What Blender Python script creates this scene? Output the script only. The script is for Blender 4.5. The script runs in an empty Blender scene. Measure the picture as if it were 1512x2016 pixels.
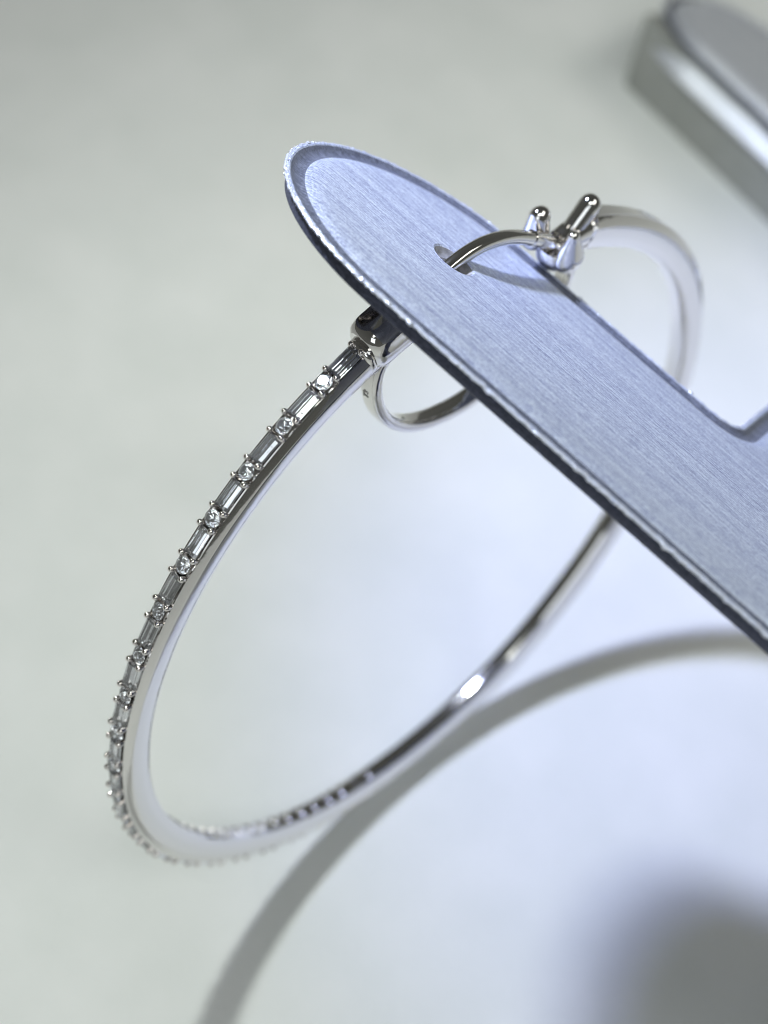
import bpy, bmesh, math, random
from mathutils import Vector, Matrix, noise

random.seed(7)
S = 0.001                                   # everything below is authored in millimetres
sc = bpy.context.scene
col = sc.collection

# ------------------------------------------------------------------ frames
# F frame: x along the display finger (tip -> panel), y across it, z its face normal, origin = hoop centre
n_tab = Vector((-0.1049, -0.5607, 0.8213)).normalized()      # table normal seen from the F frame
D_TAB = -26.098                                              # table offset along that normal
Xw = (Vector((1, 0, 0)) - n_tab * n_tab.x).normalized()
Yw = n_tab.cross(Xw)
R_FW = Matrix((Xw, Yw, n_tab))                               # F -> world rotation
O_F = n_tab * D_TAB
def fw(p): return (R_FW @ (Vector(p) - O_F)) * S
F_MAT = Matrix.Translation(fw((0, 0, 0))) @ R_FW.to_4x4()
ha = Vector((-0.2381, -0.9712, 0.0)).normalized()
hb = Vector((-0.1322, 0.0324, 0.9907)).normalized()
hk = ha.cross(hb).normalized()
H_FROM = Matrix((ha, hb, hk)).transposed()
H_MAT = Matrix.Translation(fw((0, 0, 0))) @ (R_FW @ H_FROM).to_4x4()

# ------------------------------------------------------------------ camera
cam_d = bpy.data.cameras.new('camera')
cam = bpy.data.objects.new('camera', cam_d); col.objects.link(cam)
Mc = Matrix(((0.7323, -0.661, 0.1639), (0.4006, 0.2236, -0.8885), (0.5507, 0.7163, 0.4285)))
cam.matrix_world = Matrix.Translation(fw((15.313, -105.355, 50.837))) @ (R_FW @ Mc).to_4x4()
cam_d.sensor_fit = 'VERTICAL'; cam_d.sensor_height = 24; cam_d.sensor_width = 18
cam_d.lens = 3600 / 2016 * 24
cam_d.clip_start = 0.004; cam_d.clip_end = 20
cam_d.dof.use_dof = True
cam_d.dof.focus_distance = 0.0950
cam_d.dof.aperture_fstop = 22.5
cam_d.dof.aperture_blades = 0
sc.camera = cam

# ------------------------------------------------------------------ world, lamps, exposure
w = bpy.data.worlds.new('World'); sc.world = w; w.use_nodes = True
nt = w.node_tree; nt.nodes.clear()
wo = nt.nodes.new('ShaderNodeOutputWorld'); bg = nt.nodes.new('ShaderNodeBackground')
tc = nt.nodes.new('ShaderNodeTexCoord'); sx = nt.nodes.new('ShaderNodeSeparateXYZ'); cr = nt.nodes.new('ShaderNodeValToRGB')
nt.links.new(tc.outputs['Generated'], sx.inputs[0]); nt.links.new(sx.outputs['Z'], cr.inputs[0])
cr.color_ramp.elements[0].position = 0.0; cr.color_ramp.elements[0].color = (0.31, 0.32, 0.295, 1)
cr.color_ramp.elements[1].position = 0.95; cr.color_ramp.elements[1].color = (0.20, 0.205, 0.19, 1)
nt.links.new(cr.outputs[0], bg.inputs[0]); bg.inputs[1].default_value = 0.27
nt.links.new(bg.outputs[0], wo.inputs[0])

def spot(name, pos_f, aim_f, power, colr, size_deg, blend, radius):
    l = bpy.data.lights.new(name, 'SPOT'); o = bpy.data.objects.new(name, l); col.objects.link(o)
    l.energy = power; l.color = colr; l.spot_size = math.radians(size_deg); l.spot_blend = blend
    l.shadow_soft_size = radius * S
    p, a = fw(pos_f), fw(aim_f)
    o.location = p; o.rotation_euler = (a - p).to_track_quat('-Z', 'Y').to_euler()
    return o
spot('key_lamp', (-66.5, -44, 71), (57.4, -19.1, 40.4), 0.385, (0.94, 1.0, 0.95), 177, 1.0, 4.0)
spot('blue_lamp', (-69.2, -43, 69.5), (46, 42, 3), 0.55, (0.42, 0.50, 1.0), 54, 1.0, 4.0)
def strip(name, loc, aim, sx, sy, power, colr):
    l = bpy.data.lights.new(name, 'AREA'); o = bpy.data.objects.new(name, l); col.objects.link(o)
    l.shape = 'RECTANGLE'; l.size = sx; l.size_y = sy; l.energy = power; l.color = colr
    o.location = loc; o.rotation_euler = (Vector(aim) - Vector(loc)).to_track_quat('-Z', 'Y').to_euler()
strip('added_sparkle_panel', (0.55, -0.5, 1.8), (0, 0, 0), 1.3, 0.55, 7.0, (0.95, 1.0, 0.97))  # unseen panel added overhead for sparkle on metal and stones, plus fill
strip('added_gem_panel', (0.55, -1.2, 0.85), (0, 0, 0), 0.8, 0.9, 3.0, (0.88, 0.95, 1.0))  # unseen panel, not a window, added for the upper stones to reflect
strip('added_sparkle_panel', (0.95, 0.55, 1.5), (0, 0, 0), 1.3, 0.55, 7.0, (1.0, 0.99, 0.93))  # second added panel, more bright reflections and fill
sc.view_settings.view_transform = 'Standard'
sc.view_settings.look = 'None'
sc.view_settings.exposure = 0.06
sc.view_settings.gamma = 1.0
sc.cycles.filter_width = 1.0; sc.cycles.max_bounces = 14; sc.cycles.transmission_bounces = 12; sc.cycles.glossy_bounces = 8
sc.cycles.caustics_reflective = True; sc.cycles.caustics_refractive = True
sc.cycles.sample_clamp_indirect = 6.0

# ------------------------------------------------------------------ materials
def mat(name):
    m = bpy.data.materials.new(name); m.use_nodes = True
    return m, m.node_tree.nodes, m.node_tree.links, m.node_tree.nodes['Principled BSDF']
def N(nodes, t, **kw):
    nd = nodes.new(t)
    for k, v in kw.items(): setattr(nd, k, v)
    return nd
def ramp(nodes, links, src, p0, c0, p1, c1):
    r = nodes.new('ShaderNodeValToRGB'); e = r.color_ramp.elements
    e[0].position = p0; e[0].color = (*c0, 1); e[1].position = p1; e[1].color = (*c1, 1)
    links.new(src, r.inputs[0]); return r.outputs[0]
def coords(nodes, links, scale):
    t = nodes.new('ShaderNodeTexCoord'); mp = nodes.new('ShaderNodeMapping')
    mp.inputs['Scale'].default_value = scale
    links.new(t.outputs['Object'], mp.inputs[0]); return mp.outputs[0]
def noise_tex(nodes, links, vec, scale, detail=2.0, rough=0.5):
    t = nodes.new('ShaderNodeTexNoise'); t.inputs['Scale'].default_value = scale
    t.inputs['Detail'].default_value = detail; t.inputs['Roughness'].default_value = rough
    links.new(vec, t.inputs['Vector']); return t.outputs['Fac']

def metal_mat(name, base, rough, wear=0.03):
    m, nd, lk, b = mat(name)
    b.inputs['Base Color'].default_value = (*base, 1); b.inputs['Metallic'].default_value = 1.0
    v = coords(nd, lk, (1000, 1000, 1000))
    f = noise_tex(nd, lk, v, 2.2, 4)
    mr = nd.new('ShaderNodeMapRange'); mr.inputs['To Min'].default_value = rough; mr.inputs['To Max'].default_value = rough + wear
    lk.new(f, mr.inputs['Value']); lk.new(mr.outputs[0], b.inputs['Roughness'])
    f2 = noise_tex(nd, lk, v, 1.3, 2)
    bp = nd.new('ShaderNodeBump'); bp.inputs['Strength'].default_value = 0.05; bp.inputs['Distance'].default_value = 0.0002
    lk.new(f2, bp.inputs['Height']); lk.new(bp.outputs[0], b.inputs['Normal'])
    return m
M_metal = metal_mat('polished_white_gold', (0.80, 0.78, 0.765), 0.05, 0.06)
M_wire = metal_mat('polished_wire', (0.78, 0.76, 0.73), 0.06, 0.07)
M_mark = metal_mat('stamped_mark', (0.42, 0.41, 0.40), 0.3)
M_prong = metal_mat('prong_metal', (0.82, 0.78, 0.755), 0.07, 0.03)

def gem_mat():
    m, nd, lk, b = mat('diamond')
    b.inputs['Base Color'].default_value = (0.97, 0.98, 1, 1)
    b.inputs['Transmission Weight'].default_value = 0.93
    b.inputs['IOR'].default_value = 2.2; b.inputs['Roughness'].default_value = 0.0
    return m
M_gem = gem_mat()
M_pav = metal_mat('pavilion_reflection', (0.95, 0.955, 0.97), 0.0, 0.02)

def satin_mat(name, c_lo, c_hi, metallic, rough, thread=1.0):
    m, nd, lk, b = mat(name)
    v = coords(nd, lk, (1000 * 0.06, 1000 * 6.5, 1000 * 6.5))        # threads run along the finger
    th = noise_tex(nd, lk, v, 1.0, 3.0, 0.65)
    v2 = coords(nd, lk, (1000, 1000, 1000))
    gr = noise_tex(nd, lk, v2, 7.0, 2.0, 0.6)
    v3 = coords(nd, lk, (1000 * 1.6, 1000 * 9.0, 1000 * 9.0))
    we = noise_tex(nd, lk, v3, 1.0, 2.0, 0.6)
    mx = N(nd, 'ShaderNodeMath', operation='MULTIPLY_ADD'); lk.new(gr, mx.inputs[0]); mx.inputs[1].default_value = 0.55
    mw = N(nd, 'ShaderNodeMath', operation='MULTIPLY'); lk.new(we, mw.inputs[0]); mw.inputs[1].default_value = 0.5
    lk.new(mw.outputs[0], mx.inputs[2])
    ad = N(nd, 'ShaderNodeMath', operation='MULTIPLY_ADD'); lk.new(th, ad.inputs[0]); ad.inputs[1].default_value = 0.62 * thread
    lk.new(mx.outputs[0], ad.inputs[2])
    c = ramp(nd, lk, ad.outputs[0], 0.60, c_lo, 1.04, c_hi)
    lk.new(c, b.inputs['Base Color'])
    b.inputs['Metallic'].default_value = metallic
    rr = nd.new('ShaderNodeMapRange'); rr.inputs['From Min'].default_value = 0.3; rr.inputs['From Max'].default_value = 0.7
    rr.inputs['To Min'].default_value = rough - 0.08; rr.inputs['To Max'].default_value = rough + 0.1
    lk.new(gr, rr.inputs['Value']); lk.new(rr.outputs[0], b.inputs['Roughness'])
    bp = nd.new('ShaderNodeBump'); bp.inputs['Strength'].default_value = 0.7; bp.inputs['Distance'].default_value = 0.00009
    lk.new(ad.outputs[0], bp.inputs['Height']); lk.new(bp.outputs[0], b.inputs['Normal'])
    return m
M_satin = satin_mat('silver_satin_vinyl', (0.27, 0.31, 0.52), (0.80, 0.87, 1.0), 0.56, 0.40)
M_satin2 = satin_mat('brightened_satin', (0.55, 0.58, 0.68), (0.92, 0.94, 1.0), 0.55, 0.42)  # same vinyl as M_satin, brightness of the lit strip put into its colour
M_rim = satin_mat('dark_rim', (0.13, 0.145, 0.20), (0.37, 0.40, 0.51), 0.6, 0.45, 0.6)
M_fringe = satin_mat('frayed_edge', (0.55, 0.58, 0.68), (0.92, 0.94, 1.0), 0.4, 0.38, 0.3)
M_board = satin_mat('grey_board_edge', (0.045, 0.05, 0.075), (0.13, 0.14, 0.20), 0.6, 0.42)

def plain_noise_mat(name, c0, c1, scale, rough, bump, dist):
    m, nd, lk, b = mat(name)
    v = coords(nd, lk, (1000, 1000, 1000))
    f = noise_tex(nd, lk, v, scale, 4.0)
    lk.new(ramp(nd, lk, f, 0.3, c0, 0.7, c1), b.inputs['Base Color'])
    b.inputs['Roughness'].default_value = rough
    f2 = noise_tex(nd, lk, v, scale * 14, 3.0)
    bp = nd.new('ShaderNodeBump'); bp.inputs['Strength'].default_value = bump; bp.inputs['Distance'].default_value = dist
    lk.new(f2, bp.inputs['Height']); lk.new(bp.outputs[0], b.inputs['Normal'])
    return m
M_table = plain_noise_mat('white_paper_table', (0.745, 0.765, 0.75), (0.815, 0.825, 0.815), 0.11, 0.6, 0.4, 0.0002)
M_block = plain_noise_mat('grey_felt_block', (0.33, 0.34, 0.32), (0.37, 0.375, 0.36), 0.5, 0.9, 0.3, 0.0002)
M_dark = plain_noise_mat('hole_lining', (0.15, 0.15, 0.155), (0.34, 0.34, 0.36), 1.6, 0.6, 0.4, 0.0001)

# ------------------------------------------------------------------ builders
def finish(bm, name, m, parent=None, origin=(0, 0, 0), smooth_angle=32):
    """bmesh in mm (frame of the parent, minus origin) -> one mesh object in metres."""
    bmesh.ops.remove_doubles(bm, verts=bm.verts, dist=1e-5)
    bmesh.ops.recalc_face_normals(bm, faces=bm.faces)
    o3 = Vector(origin)
    for v in bm.verts: v.co = (v.co - o3) * S
    lim = math.radians(smooth_angle)
    for f in bm.faces: f.smooth = True
    for e in bm.edges:
        if len(e.link_faces) == 2:
            e.smooth = e.calc_face_angle(0) < lim
    me = bpy.data.meshes.new(name); bm.to_mesh(me); bm.free()
    me.materials.append(m)
    o = bpy.data.objects.new(name, me); col.objects.link(o)
    if parent is not None: o.parent = parent
    return o

def root(name, frame, base, label, cat, group=None):
    o = bpy.data.objects.new(name, None); col.objects.link(o)
    o.empty_display_size = 0.005
    o.matrix_world = frame @ Matrix.Translation(Vector(base) * S)
    o['label'] = label; o['category'] = cat
    if group: o['group'] = group
    return o

def ring_loft(bm, rings, cap0=True, cap1=True, closed=True):
    vr = [[bm.verts.new(p) for p in r] for r in rings]
    k = len(vr[0])
    for a, b in zip(vr[:-1], vr[1:]):
        for i in range(k if closed else k - 1):
            j = (i + 1) % k
            bm.faces.new((a[i], a[j], b[j], b[i]))
    if cap0: bm.faces.new(vr[0][::-1])
    if cap1: bm.faces.new(vr[-1])
    return vr

def catmull(pts, per=8):
    P = [Vector(p) for p in pts]; out = []
    P = [P[0] * 2 - P[1]] + P + [P[-1] * 2 - P[-2]]
    for i in range(1, len(P) - 2):
        for k in range(per):
            t = k / per
            a, b, c, d = P[i - 1], P[i], P[i + 1], P[i + 2]
            out.append(0.5 * ((2 * b) + (c - a) * t + (2 * a - 5 * b + 4 * c - d) * t * t + (3 * b - a - 3 * c + d) * t ** 3))
    out.append(P[-2]); return out

def tube(bm, pts, rx, rz, ref=(0, 0, 1), seg=20, sq=2.0, cap=True):
    """swept superellipse; rx in the plane of the curve, rz along ref. rx/rz: number or f(t)."""
    P = [Vector(p) for p in pts]; ref = Vector(ref).normalized(); rings = []
    fx = rx if callable(rx) else (lambda t: rx); fz = rz if callable(rz) else (lambda t: rz)
    L = [0.0]
    for a, b in zip(P[:-1], P[1:]): L.append(L[-1] + (b - a).length)
    for i, p in enumerate(P):
        t = (P[min(i + 1, len(P) - 1)] - P[max(i - 1, 0)]).normalized()
        s = (ref - t * ref.dot(t)).normalized(); u = s.cross(t)
        q = L[i] / L[-1]; r = []
        for k in range(seg):
            g = 2 * math.pi * k / seg; c, n_ = math.cos(g), math.sin(g)
            e = 2.0 / sq
            r.append(p + u * fx(q) * math.copysign(abs(c) ** e, c) + s * fz(q) * math.copysign(abs(n_) ** e, n_))
        rings.append(r)
    ring_loft(bm, rings, cap, cap)

def capsule(bm, p0, p1, r0, r1, seg=18, flat=1.0, ref=(0, 0, 1)):
    p0, p1 = Vector(p0), Vector(p1); d = (p1 - p0).normalized()
    pts, rad = [], []
    for i in range(7):
        g = math.pi / 2 * (1 - i / 6); pts.append(p0 - d * r0 * math.sin(g)); rad.append(max(r0 * math.cos(g), 0.004))
    for i in range(1, 6):
        t = i / 6; pts.append(p0.lerp(p1, t)); rad.append(r0 + (r1 - r0) * t)
    for i in range(7):
        g = math.pi / 2 * i / 6; pts.append(p1 + d * r1 * math.sin(g)); rad.append(max(r1 * math.cos(g), 0.004))
    ref = Vector(ref); s = ref - d * ref.dot(d)
    if s.length < 1e-3: ref = Vector((1, 0, 0)); s = ref - d * ref.dot(d)
    s.normalize(); u = s.cross(d)
    rings = [[p + u * r * math.cos(2 * math.pi * k / seg) + s * r * flat * math.sin(2 * math.pi * k / seg) for k in range(seg)] for p, r in zip(pts, rad)]
    ring_loft(bm, rings)

def boolean(o, cutter, op='DIFFERENCE'):
    md = o.modifiers.new('cut', 'BOOLEAN'); md.operation = op; md.solver = 'EXACT'; md.object = cutter
    dg = bpy.context.evaluated_depsgraph_get(); dg.update()
    me = bpy.data.meshes.new_from_object(o.evaluated_get(dg)); old = o.data
    o.modifiers.clear(); o.data = me; bpy.data.meshes.remove(old)
    cm = cutter.data; bpy.data.objects.remove(cutter); bpy.data.meshes.remove(cm)
    me.shade_smooth()
    b = bmesh.new(); b.from_mesh(me)
    for e in b.edges:
        if len(e.link_faces) == 2: e.smooth = e.calc_face_angle(0) < math.radians(32)
    b.to_mesh(me); b.free()

# ------------------------------------------------------------------ table
bm = bmesh.new()
R = 600
for ring in [[(-R, -R, 0), (R, -R, 0), (R, R, 0), (-R, R, 0)]]:
    bm.faces.new([bm.verts.new(p) for p in ring])
t = finish(bm, 'table_top', M_table); t['kind'] = 'structure'

# ------------------------------------------------------------------ display stand (finger + panel)
TX, TY, TZ, TW = -6.225, -15.449, 20.819, 10.471
def arc(cx, cy, r, a0, a1, k):
    return [(cx + r * math.cos(math.radians(a0 + (a1 - a0) * i / k)), cy + r * math.sin(math.radians(a0 + (a1 - a0) * i / k))) for i in range(k + 1)]
def seg(p, q, step=0.16):
    d = math.dist(p, q); k = max(1, int(d / step))
    return [(p[0] + (q[0] - p[0]) * i / k, p[1] + (q[1] - p[1]) * i / k) for i in range(1, k)]
def outline_panel():
    ylo, yhi = TY - TW, TY + TW
    rf, xb = 1.7, 9.95
    P = arc(TX, TY, TW, 90, 270, 210)                                   # rounded tip, down to the near side
    P += seg((TX, ylo), (58, ylo)) + arc(58, ylo + 3, 3, 270, 360, 10)
    P += seg((61, ylo + 3), (61, 11)) + arc(58, 11, 3, 0, 90, 10)
    P += seg((58, 14), (xb + 3, 14)) + arc(xb + 3, 11, 3, 90, 180, 10)
    P += seg((xb, 11), (xb, yhi + rf))
    P += arc(xb - rf, yhi + rf, rf, 0, -90, 14) + seg((xb - rf, yhi), (TX, yhi))
    return P
def outline_stadium(length):
    P = arc(0, 0, TW, 90, 270, 200) + seg((0, -TW), (length, -TW)) + [(length, -TW)] + seg((length, -TW), (length, TW)) + [(length, TW)] + seg((length, TW), (0, TW))
    return P
def offset(P, d):
    n = len(P); out = []
    for i in range(n):
        a, b = P[i - 1], P[(i + 1) % n]
        tx, ty = b[0] - a[0], b[1] - a[1]; l = math.hypot(tx, ty) or 1
        out.append((P[i][0] - ty / l * d, P[i][1] + tx / l * d))          # left of travel = inside (CCW)
    return out
def lift(P, z): return [(x, y, z) for x, y in P]

def rag(i, sd, amp):        # uneven edge
    return amp * (noise.noise(Vector((i * 0.35, sd, 0))) + 0.6 * noise.noise(Vector((i * 1.1, sd + 9, 0))))

PROFILE = [(0.5, -0.16, 0, 0), (0.06, -0.10, .05, .05), (0.0, 0.0, .10, .06), (0.08, 0.08, .08, .06), (0.18, 0.11, .05, .04), (0.28, 0.07, .03, .02), (0.46, -0.06, .01, .01), (0.64, -0.13, .01, 0), (0.95, -0.13, .01, 0), (1.2, -0.05, .01, 0), (1.55, 0.085, 0, 0), (1.9, 0.16, 0, 0), (2.4, 0.19, 0, 0), (2.9, 0.195, 0, 0)]
PROFILE_2 = [(0.5, -3.2, 0, 0), (0.05, -3.2, .03, .03), (0.0, -3.1, .04, .03), (0.1, -2.9, .03, .02), (0.8, -0.9, 0, 0), (1.5, 0.15, 0, 0), (2.3, 0.62, 0, 0), (3.0, 0.72, 0, 0), (3.4, 0.55, 0, 0), (4.0, 0.50, 0, 0), (4.6, 0.58, 0, 0)]
def build_plate(parent, base, P, z, prefix_seed, profile=PROFILE, msat=None):
    k = len(P)
    def rr(d, zz, amp=0.0, ampz=0.0):
        Q = offset(P, d)
        return [(Q[i][0] + rag(i, prefix_seed, amp), Q[i][1] + rag(i, prefix_seed + 3, amp), z + zz + rag(i, prefix_seed + 5, ampz)) for i in range(k)]
    bm = bmesh.new()
    ring_loft(bm, [rr(*q) for q in profile], False, False)
    bm.faces.ensure_lookup_table()
    if profile is PROFILE:                                    # darker satin on the band just inside the lip
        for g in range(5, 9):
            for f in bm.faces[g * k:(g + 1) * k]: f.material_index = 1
    vs = list(bm.verts); bm.faces.new(vs[:k][::-1]); bm.faces.new(vs[-k:])
    top = finish(bm, 'top_panel', msat or M_satin, parent, base, 60)
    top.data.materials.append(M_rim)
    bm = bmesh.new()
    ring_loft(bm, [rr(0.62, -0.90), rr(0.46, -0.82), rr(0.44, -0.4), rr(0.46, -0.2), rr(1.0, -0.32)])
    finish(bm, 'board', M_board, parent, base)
    # frayed seam: thin uneven cord plus loose fibre ends
    bm = bmesh.new()
    rings = []
    Q = offset(P, 0.03); cen = [Vector((Q[i][0], Q[i][1], z - 0.03)) for i in range(k)]
    for i in range(k):
        t = (cen[(i + 1) % k] - cen[i - 1]).normalized(); u = Vector((0, 0, 1)).cross(t)
        r = 0.07 + abs(rag(i, prefix_seed + 20, 0.11)); c = cen[i] + u * rag(i, prefix_seed + 30, .09) + Vector((0, 0, 0.03 + rag(i, prefix_seed + 40, .09)))
        rings.append([c + u * r * math.cos(g) + Vector((0, 0, r * math.sin(g))) for g in [j * math.pi / 3 for j in range(6)]])
    vr = [[bm.verts.new(p) for p in r_] for r_ in rings]
    for a in range(k):
        b = (a + 1) % k
        for i in range(6):
            j = (i + 1) % 6; bm.faces.new((vr[a][i], vr[a][j], vr[b][j], vr[b][i]))
    rnd = random.Random(prefix_seed)
    for i in range(k):
        if rnd.random() < 0.75:
            t = (cen[(i + 1) % k] - cen[i - 1]).normalized(); out = t.cross(Vector((0, 0, 1)))
            p = cen[i]; q = p + out * rnd.uniform(.05, .2) + t * rnd.uniform(-.15, .15) + Vector((0, 0, rnd.uniform(-.08, .12)))
            a = Vector((0, 0, .03)); bq = t * .035
            v = [bm.verts.new(x) for x in (p + a, p - a + bq, p - a - bq, q)]
            for f in ((0, 1, 3), (1, 2, 3), (2, 0, 3)): bm.faces.new([v[j] for j in f])
    finish(bm, 'edge_fringe', M_fringe, parent, base)['kind'] = 'stuff'
    return top

base1 = (52, -6, 0)
leg_top = Vector((52, -6, TZ - 0.9))
foot = leg_top - n_tab * (leg_top.dot(n_tab) - D_TAB)
base1 = tuple(foot)
stand = root('display_stand', F_MAT, base1, 'silver grey satin display finger with frayed edges, pierced by the earring post', 'display stand', 'satin display stands')
top = build_plate(stand, base1, outline_panel(), TZ + 0.0, 3)
# ear-hole through the finger
HX, HY, HR = -6.62, -15.01, 1.32
def cyl(r, z0, z1, sx=1.0):
    b = bmesh.new()
    ring_loft(b, [[(HX + r * sx * math.cos(g), HY + r * math.sin(g), zz) for g in [i * math.pi / 24 for i in range(48)]] for zz in (z0, z1)])
    return b
cut = finish(cyl(HR, TZ - 2, TZ + 2), 'cutter', M_dark, stand, base1)
boolean(top, cut)
bm = bmesh.new()     # pressed rim of the hole: sloping funnel
def circ(r, z, j=0.0): return [(HX + (r + rag(i, 77, j)) * math.cos(i * math.pi / 24), HY + (r + rag(i, 79, j)) * math.sin(i * math.pi / 24), z) for i in range(48)]
ring_loft(bm, [circ(HR + 0.12, TZ + .14, .03), circ(HR + 0.05, TZ + .202, .05), circ(HR - 0.05, TZ + 0.16, .04), circ(HR - 0.13, TZ + 0.08, .03)], False, False)
rim = finish(bm, 'hole_rim', M_satin, stand, base1, 50)
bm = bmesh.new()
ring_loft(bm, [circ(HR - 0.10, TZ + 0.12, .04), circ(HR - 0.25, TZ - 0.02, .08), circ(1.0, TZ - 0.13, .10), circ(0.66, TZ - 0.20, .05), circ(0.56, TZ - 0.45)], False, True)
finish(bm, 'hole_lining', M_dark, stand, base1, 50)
bm = bmesh.new()
u1 = Vector((1, 0, 0)); u2 = Vector((0, 1, 0))
def slab(bm, top_c, bot_c, hx, hy, ex, ey):
    ring_loft(bm, [[c + ex * sx_ * hx + ey * sy_ * hy for sx_, sy_ in ((-1, -1), (1, -1), (1, 1), (-1, 1))] for c in (bot_c, top_c)])
XwF, YwF = Xw, Yw
slab(bm, leg_top + n_tab * 2, foot + n_tab * 2.5, 2.5, 8, XwF, YwF)
finish(bm, 'upright', M_board, stand, base1)
bm = bmesh.new()
slab(bm, foot + n_tab * 2.5, foot + n_tab * 0.05, 7, 14, XwF, YwF)
finish(bm, 'foot', M_board, stand, base1)

# second stand lying low on the table behind
X2 = Vector((16.5, -3.6, -0.6)); X2 = (X2 - n_tab * X2.dot(n_tab)).normalized()
Y2h = n_tab.cross(X2)
Z2 = (n_tab * 0.90 + Y2h * 0.436).normalized(); Y2 = Z2.cross(X2)
near2 = Vector((-16.4, 66.0, 23.4))
P0 = near2 + X2 * -3.2 + Y2h * 1.6 + Y2 * TW                                 # centre of its round tip
F2 = F_MAT @ (Matrix.Translation(P0 * S) @ Matrix((X2, Y2, Z2)).transposed().to_4x4())
nl = Vector((n_tab.dot(X2), n_tab.dot(Y2), n_tab.dot(Z2)))       # table normal in that stand's frame
h0 = P0.dot(n_tab) - D_TAB
def drop(p, k=0.0):
    p = Vector(p); return p - nl * (p.dot(nl) + h0 - k)
b2 = drop((30, -4, 0))
stand2 = root('display_stand', F2, b2, 'low satin display finger on a grey wedge block resting on the white table', 'display stand', 'satin display stands')
build_plate(stand2, b2, outline_stadium(70), 0.0, 41, PROFILE_2, M_satin2)
bm = bmesh.new()
Q = arc(-6.5, -TW + 1.5, 1.2, 180, 270, 8) + seg((-6.5, -TW + .3), (70, -TW + .3), 3) + [(70, -TW + .3), (70, TW - .3)] + seg((70, TW - .3), (-6.5, TW - .3), 3) + arc(-6.5, TW - 1.5, 1.2, 90, 180, 8)
ring_loft(bm, [[drop((x, y, 0), 0.02) for x, y in Q], [Vector((x, y, -0.9)) for x, y in Q]])
finish(bm, 'wedge_block', M_block, stand2, b2)

# ------------------------------------------------------------------ hoop earring  (H frame: x = a, y = b, z = -s)
def polar(th, r, s=0.0):
    g = math.radians(th); return Vector((r * math.cos(g), r * math.sin(g), -s))
baseH = polar(-92, 25.9)
ear = root('hoop_earring', H_MAT, baseH, 'large white gold hoop earring set with diamonds, its post passed through the satin finger', 'earring')
TH0, PER, NR = 31.5, 6.86, 22
ST_END = TH0 - PER * (NR - 1) - PER * 0.5
def band_section(th, stone, opening, taper=1.0):
    tr = 24.75 if stone else 25.52
    ti = 23.52 if opening else 23.38
    half = [(tr, 0.0), (tr, 0.455), (25.44, 0.475), (25.46, 0.58), (25.39, 0.63), (25.03, 0.84), (24.97, 0.86), (24.86, 0.864), (24.3, 0.825), (23.78, 0.72), (23.48, 0.56), (23.40, 0.40), (ti, 0.34), (ti, 0.0)]
    pts = half + [(r, -s) for r, s in half[-2:0:-1]]
    return [polar(th, 24.45 + (r - 24.45) * taper, s * taper) for r, s in pts]
def gradth():
    out = []; th = 38.6
    marks = []
    while th > -281.5:
        out.append(th); th -= 0.5
    return out
rings = []; th_list = []
def is_open(th):
    ph = ((TH0 + PER * .5 - th) % PER) / PER
    return 0.10 < ph < 0.42 or 0.60 < ph < 0.90
eps = 0.03
ths = sorted(set([round(38.6 - 0.6 * i, 3) for i in range(int((38.6 + 281.2) / 0.6) + 1)]), reverse=True)
extra = []
for k in range(NR):
    b0 = TH0 + PER * .5 - PER * k
    for ph in (.10, .42, .60, .90): extra += [b0 - PER * ph - eps, b0 - PER * ph + eps]
extra += [36.95 + eps, 36.95 - eps, ST_END + eps, ST_END - eps]
ths = sorted(set(ths + extra), reverse=True)
for th in ths:
    st = ST_END < th < 36.95
    tp = 1.0
    if th > 37: tp = 1.0 + 0.05 * (th - 37) / 2.6
    if th < -255: tp = 1.0 + 0.06 * min(1, (-255 - th) / 20)
    rings.append(band_section(th, st, st and th < 35 and is_open(th), tp))
bm = bmesh.new(); ring_loft(bm, rings)
band = finish(bm, 'hoop_band', M_metal, ear, baseH, 28)

def baguette_mesh(l, w_):
    bm = bmesh.new(); hl, hw = l / 2, w_ / 2
    def rect(x, y, z): return [bm.verts.new(p) for p in ((-x, -y, z), (x, -y, z), (x, y, z), (-x, y, z))]
    R_ = [rect(hl * .74, hw * .05, -.50), rect(hl * .88, hw * .55, -.30), rect(hl, hw, -.06), rect(hl, hw, 0.0), rect(hl * .93, hw * .78, .12), rect(hl * .86, hw * .56, .19)]
    for a, b in zip(R_[:-1], R_[1:]):
        for i in range(4): bm.faces.new((a[i], a[(i + 1) % 4], b[(i + 1) % 4], b[i]))
    bm.faces.new(R_[0][::-1]); bm.faces.new(R_[-1]); return bm
def brilliant_mesh(r):
    bm = bmesh.new()
    def ring(rad, z, k, ph): return [bm.verts.new((rad * math.cos(2 * math.pi * (i + ph) / k), rad * math.sin(2 * math.pi * (i + ph) / k), z)) for i in range(k)]
    tb = ring(r * .56, .20, 8, 0); st = ring(r * .80, .115, 8, .5); g1 = ring(r, .015, 16, 0); g0 = ring(r, -.02, 16, 0); pv = ring(r * .42, -.36, 8, 0)
    cu = bm.verts.new((0, 0, -.56))
    bm.faces.new(tb)
    for i in range(8):
        j = (i + 1) % 8
        bm.faces.new((tb[i], st[i], tb[j]))
        bm.faces.new((tb[i], st[i - 1], g1[2 * i], st[i]))
        bm.faces.new((st[i], g1[2 * i], g1[2 * i + 1])); bm.faces.new((st[i], g1[2 * i + 1], g1[(2 * i + 2) % 16]))
        bm.faces.new((pv[i], g0[2 * i], g0[2 * i + 1])); bm.faces.new((pv[i], g0[2 * i + 1], pv[j])); bm.faces.new((pv[j], g0[2 * i + 1], g0[(2 * i + 2) % 16]))
        bm.faces.new((cu, pv[i], pv[j]))
    for i in range(16):
        j = (i + 1) % 16; bm.faces.new((g0[i], g0[j], g1[j], g1[i]))
    return bm
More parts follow.
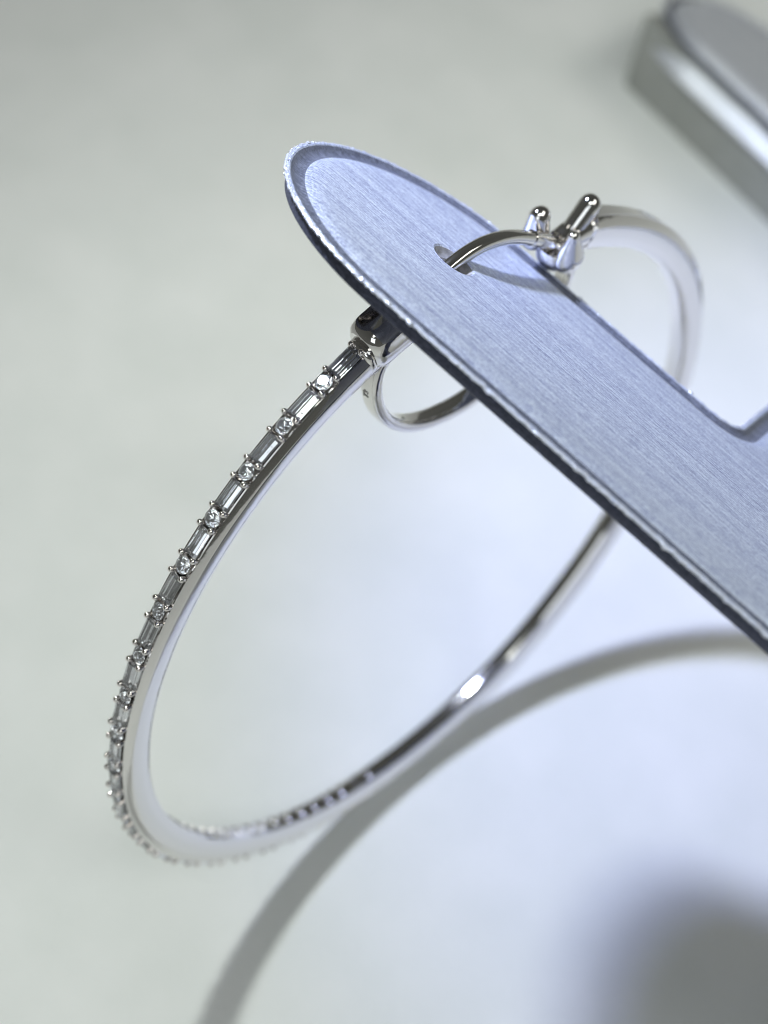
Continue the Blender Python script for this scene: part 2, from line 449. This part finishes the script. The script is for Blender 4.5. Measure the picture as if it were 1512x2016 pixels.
def stone_obj(name, me, th, r, tilt=0.0, s=0.0, nrm=None):
    o = bpy.data.objects.new(name, me); col.objects.link(o); o.parent = ear
    g = math.radians(th); out = Vector((math.cos(g), math.sin(g), 0)); tan = Vector((-math.sin(g), math.cos(g), 0)); z = Vector((0, 0, 1))
    if nrm is not None:
        out = nrm; tan = (tan - out * tan.dot(out)).normalized()
    m = Matrix((tan, out.cross(tan), out)).transposed().to_4x4()
    m = m @ Matrix.Rotation(tilt, 4, 'X') @ Matrix.Rotation(random.uniform(-.04, .04), 4, 'Y') @ Matrix.Rotation(random.uniform(-.03, .03), 4, 'Z')
    o.matrix_local = Matrix.Translation((polar(th, r, s) - Vector(baseH)) * S) @ m
    return o
def foil(me):                      # pavilion facets return the light like total internal reflection
    me.materials.append(M_pav)
    for p in me.polygons:
        if p.normal.z < -0.25: p.material_index = 1
tmp = finish(baguette_mesh(1.72, 0.98), 'tmp', M_gem, None, (0, 0, 0), 3); bag_me = tmp.data; bag_me.name = 'baguette_diamond'; bpy.data.objects.remove(tmp); foil(bag_me)
tmp = finish(brilliant_mesh(0.50), 'tmp', M_gem, None, (0, 0, 0), 3); rnd_me = tmp.data; rnd_me.name = 'round_diamond'; bpy.data.objects.remove(tmp); foil(rnd_me)
b_ = bmesh.new(); capsule(b_, (0, 0, -0.5), (0, 0, -0.06), 0.14, 0.185, 14)
tmp = finish(b_, 'tmp', M_prong); pr_me = tmp.data; pr_me.name = 'prong'; bpy.data.objects.remove(tmp)
for k in range(NR):
    thr = TH0 - PER * k
    nrm = None
    if k == 0:                     # this one sits slightly turned and catches the lamp
        inv = (R_FW @ H_FROM).transposed(); pw = H_MAT @ (polar(thr, 25.8) * S)
        hv = ((cam.matrix_world.translation - pw).normalized() + (fw((-66.5, -44, 71)) - pw).normalized()).normalized()
        nrm = inv @ hv
        print('round tilt deg', math.degrees(nrm.angle(polar(thr, 1.0))))
    stone_obj('round_diamond', rnd_me, thr, 25.64, 0 if nrm else random.uniform(-.2, .2), 0.0, nrm)
    stone_obj('baguette_diamond', bag_me, thr + PER / 2, 25.60, random.uniform(-.2, .2))
    for dth in (1.32, -1.32):
        for s in (-.43, .43):
            stone_obj('prong', pr_me, thr + dth + random.uniform(-.08, .08), 25.86 + random.uniform(-.03, .02), 0, s + random.uniform(-.03, .03))
for s in (-.40, .36): stone_obj('prong', pr_me, TH0 + PER / 2 + 2.05, 25.84, 0, s)

# clasp barrel with slot
def clasp_block():
    rings = []
    N_ = 22
    for i in range(N_ + 1):
        t = i / N_; th = 37.75 + 9.7 * t
        e = min(1.0, math.sqrt(max(0.0, 1 - max(0, (0.22 - t) / 0.22) ** 2)) * 0.25 + 0.75)
        e2 = min(1.0, math.sqrt(max(0.0, 1 - max(0, (t - 0.8) / 0.2) ** 2)) * 0.3 + 0.7)
        e = min(e, e2); r = []
        for k in range(36):
            g = 2 * math.pi * k / 36; c, n_ = math.cos(g), math.sin(g); q = 2 / 2.7
            r.append(polar(th, 25.3 + 1.55 * e * math.copysign(abs(c) ** q, c), 0.06 + 1.27 * e * math.copysign(abs(n_) ** q, n_)))
        rings.append(r)
    bm = bmesh.new(); ring_loft(bm, rings); return bm
clasp = finish(clasp_block(), 'clasp', M_metal, ear, baseH, 40)
bm = bmesh.new()
rings = []
for r_ in (25.4, 26.3, 27.3):
    ring = []
    wv = 0.64 + (0.12 if r_ > 26 else 0)
    for i in range(13):
        g = math.pi * i / 12; ring.append(polar(39.95 - 1.35 * math.sin(g) * (1 + .15 * (r_ > 26)), r_, -.22 - wv * math.cos(g)))
    ring += [polar(49.5, r_, wv - .22), polar(49.5, r_, -wv - .22)]
    rings.append(ring)
ring_loft(bm, rings)
boolean(clasp, finish(bm, 'cutter', M_metal, ear, baseH))
bm = bmesh.new()          # sprung catch plate inside the slot
tube(bm, [polar(40.2, 25.5, -.2), polar(42, 25.85, -.2), polar(44, 26.0, -.2), polar(46.5, 25.8, -.2)], 0.12, 0.30, (0, 0, 1), 12, 4)
finish(bm, 'catch', M_wire, ear, baseH)
bm = bmesh.new()          # collar between band and clasp
rings = []
for i, (th, e) in enumerate([(36.85, .86), (37.05, .97), (37.35, 1.03), (37.7, 1.0), (38.3, .9)]):
    rings.append([polar(th, 24.75 + 1.0 * e * math.copysign(abs(math.cos(g)) ** .7, math.cos(g)), .92 * e * math.copysign(abs(math.sin(g)) ** .7, math.sin(g))) for g in [2 * math.pi * k / 28 for k in range(28)]])
ring_loft(bm, rings); finish(bm, 'collar', M_metal, ear, baseH, 45)

# post wire : hinge -> over the finger -> hole -> clasp
post_pts = catmull([(6.6, 22.9, 0), (8.0, 22.92, 0), (9.9, 22.98, 0), (12.1, 22.86, 0), (13.8, 22.42, 0), (14.9, 21.86, 0), (15.75, 21.2, 0), (16.5, 20.4, 0), (17.2, 19.4, 0), (17.75, 18.3, 0)], 8)
bm = bmesh.new(); tube(bm, post_pts, 0.40, 0.40, (0, 0, 1), 24, 2.6)
post = finish(bm, 'post', M_wire, ear, baseH, 40)
bm = bmesh.new(); tube(bm, [(9.55, 22.98, 0), (9.62, 22.985, 0), (9.72, 22.985, 0), (9.79, 22.98, 0)], lambda t: .40 + .06 * (.2 < t < .8), lambda t: .40 + .06 * (.2 < t < .8), (0, 0, 1), 24, 2.6)
finish(bm, 'solder_seam', M_wire, post)
post.children[0].data.transform(Matrix.Translation(-Vector(baseH) * S))

# hinge : cup, two knuckle ears, tail prong
bm = bmesh.new()
cup = []
cc = Vector((6.35, 22.55, 0)); up = Vector((0.30, 0.954, 0)).normalized(); sd = Vector((up.y, -up.x, 0))
for i in range(11):
    g = math.pi / 2 * i / 10; rr_ = math.sin(g) ** .8
    cup.append([cc + up * (-1.28 * math.cos(g)) + sd * 1.15 * rr_ * math.cos(h) + Vector((0, 0, 1.2 * rr_ * math.sin(h))) for h in [2 * math.pi * k / 28 for k in range(28)]])
cup[0] = [cc - up * 1.28 + (p - (cc - up * 1.28)) * 1 + (sd * .01 * math.cos(2 * math.pi * k / 28) + Vector((0, 0, .01 * math.sin(2 * math.pi * k / 28)))) for k, p in enumerate(cup[0])]
ring_loft(bm, cup)
hinge = finish(bm, 'hinge_cup', M_metal, ear, baseH, 50)
def ear_knuckle(p0, p1, r0, r1, flat):
    bm = bmesh.new(); capsule(bm, p0, p1, r0, r1, 22, flat)
    return finish(bm, 'hinge_knuckle', M_metal, ear, baseH, 60)
ear_knuckle((7.65, 22.75, .95), (8.2, 23.85, .98), .90, .70, .85)
ear_knuckle((6.2, 22.55, -.85), (7.15, 23.8, -.98), 1.05, .44, .75)
bm = bmesh.new(); capsule(bm, (5.95, 23.2, .05), (5.5, 25.5, 0.0), .60, .66, 20)
finish(bm, 'hinge_tail', M_metal, ear, baseH, 60)
bm = bmesh.new(); capsule(bm, (6.9, 22.9, 1.0), (6.9, 22.9, -1.0), .22, .22, 14)
finish(bm, 'hinge_pin', M_wire, ear, baseH, 60)
# neck joining the hoop end to the hinge
bm = bmesh.new()
tube(bm, catmull([polar(83, 24.45), polar(79.5, 24.42), polar(76.5, 24.15), (6.3, 22.9, 0)], 6), lambda t: 1.10 - .35 * t, lambda t: .85 - .05 * t, (0, 0, 1), 24, 2.6)
finish(bm, 'hoop_neck', M_metal, ear, baseH, 50)

# small inner loop under the finger: clasp -> hinge
loop_pts = catmull([polar(40.5, 23.6), (18.0, 14.35, 0), (17.1, 12.9, 0), (15.4, 11.55, 0), (13.3, 10.75, 0), (11.2, 10.62, 0), (9.0, 11.1, 0), (6.7, 12.25, 0), (4.7, 14.4, 0), (3.7, 17.0, 0), (3.5, 19.4, 0), (3.9, 21.2, 0), (5.3, 22.1, 0)], 9)
bm = bmesh.new(); tube(bm, loop_pts, 0.40, lambda t: .62 - .10 * t, (0, 0, 1), 28, 3.4)
loop = finish(bm, 'inner_loop', M_metal, ear, baseH, 36)
# stamped marks on the loop
def stamp(text, pos, tdir, ndir, size, parent):
    cu = bpy.data.curves.new('hallmark', 'FONT'); cu.body = text; cu.size = size * S; cu.extrude = 0.03 * S
    cu.align_x = 'CENTER'; cu.align_y = 'CENTER'
    to = bpy.data.objects.new('tmp_text', cu); col.objects.link(to)
    dg = bpy.context.evaluated_depsgraph_get(); dg.update()
    me = bpy.data.meshes.new_from_object(to.evaluated_get(dg)); bpy.data.objects.remove(to)
    o = bpy.data.objects.new('hallmark', me); col.objects.link(o); me.materials.clear(); me.materials.append(M_mark); o.parent = parent
    tdir = Vector(tdir).normalized(); ndir = Vector(ndir).normalized()
    m = Matrix((tdir, ndir.cross(tdir), ndir)).transposed().to_4x4()
    o.matrix_local = Matrix.Translation((Vector(pos) - Vector(baseH)) * S) @ m
stamp('T3', (17.40, 12.62, 0.0), (0.68, 0.73, 0), (0.73, -0.68, 0), 0.55, loop)
bpy.context.view_layer.update()
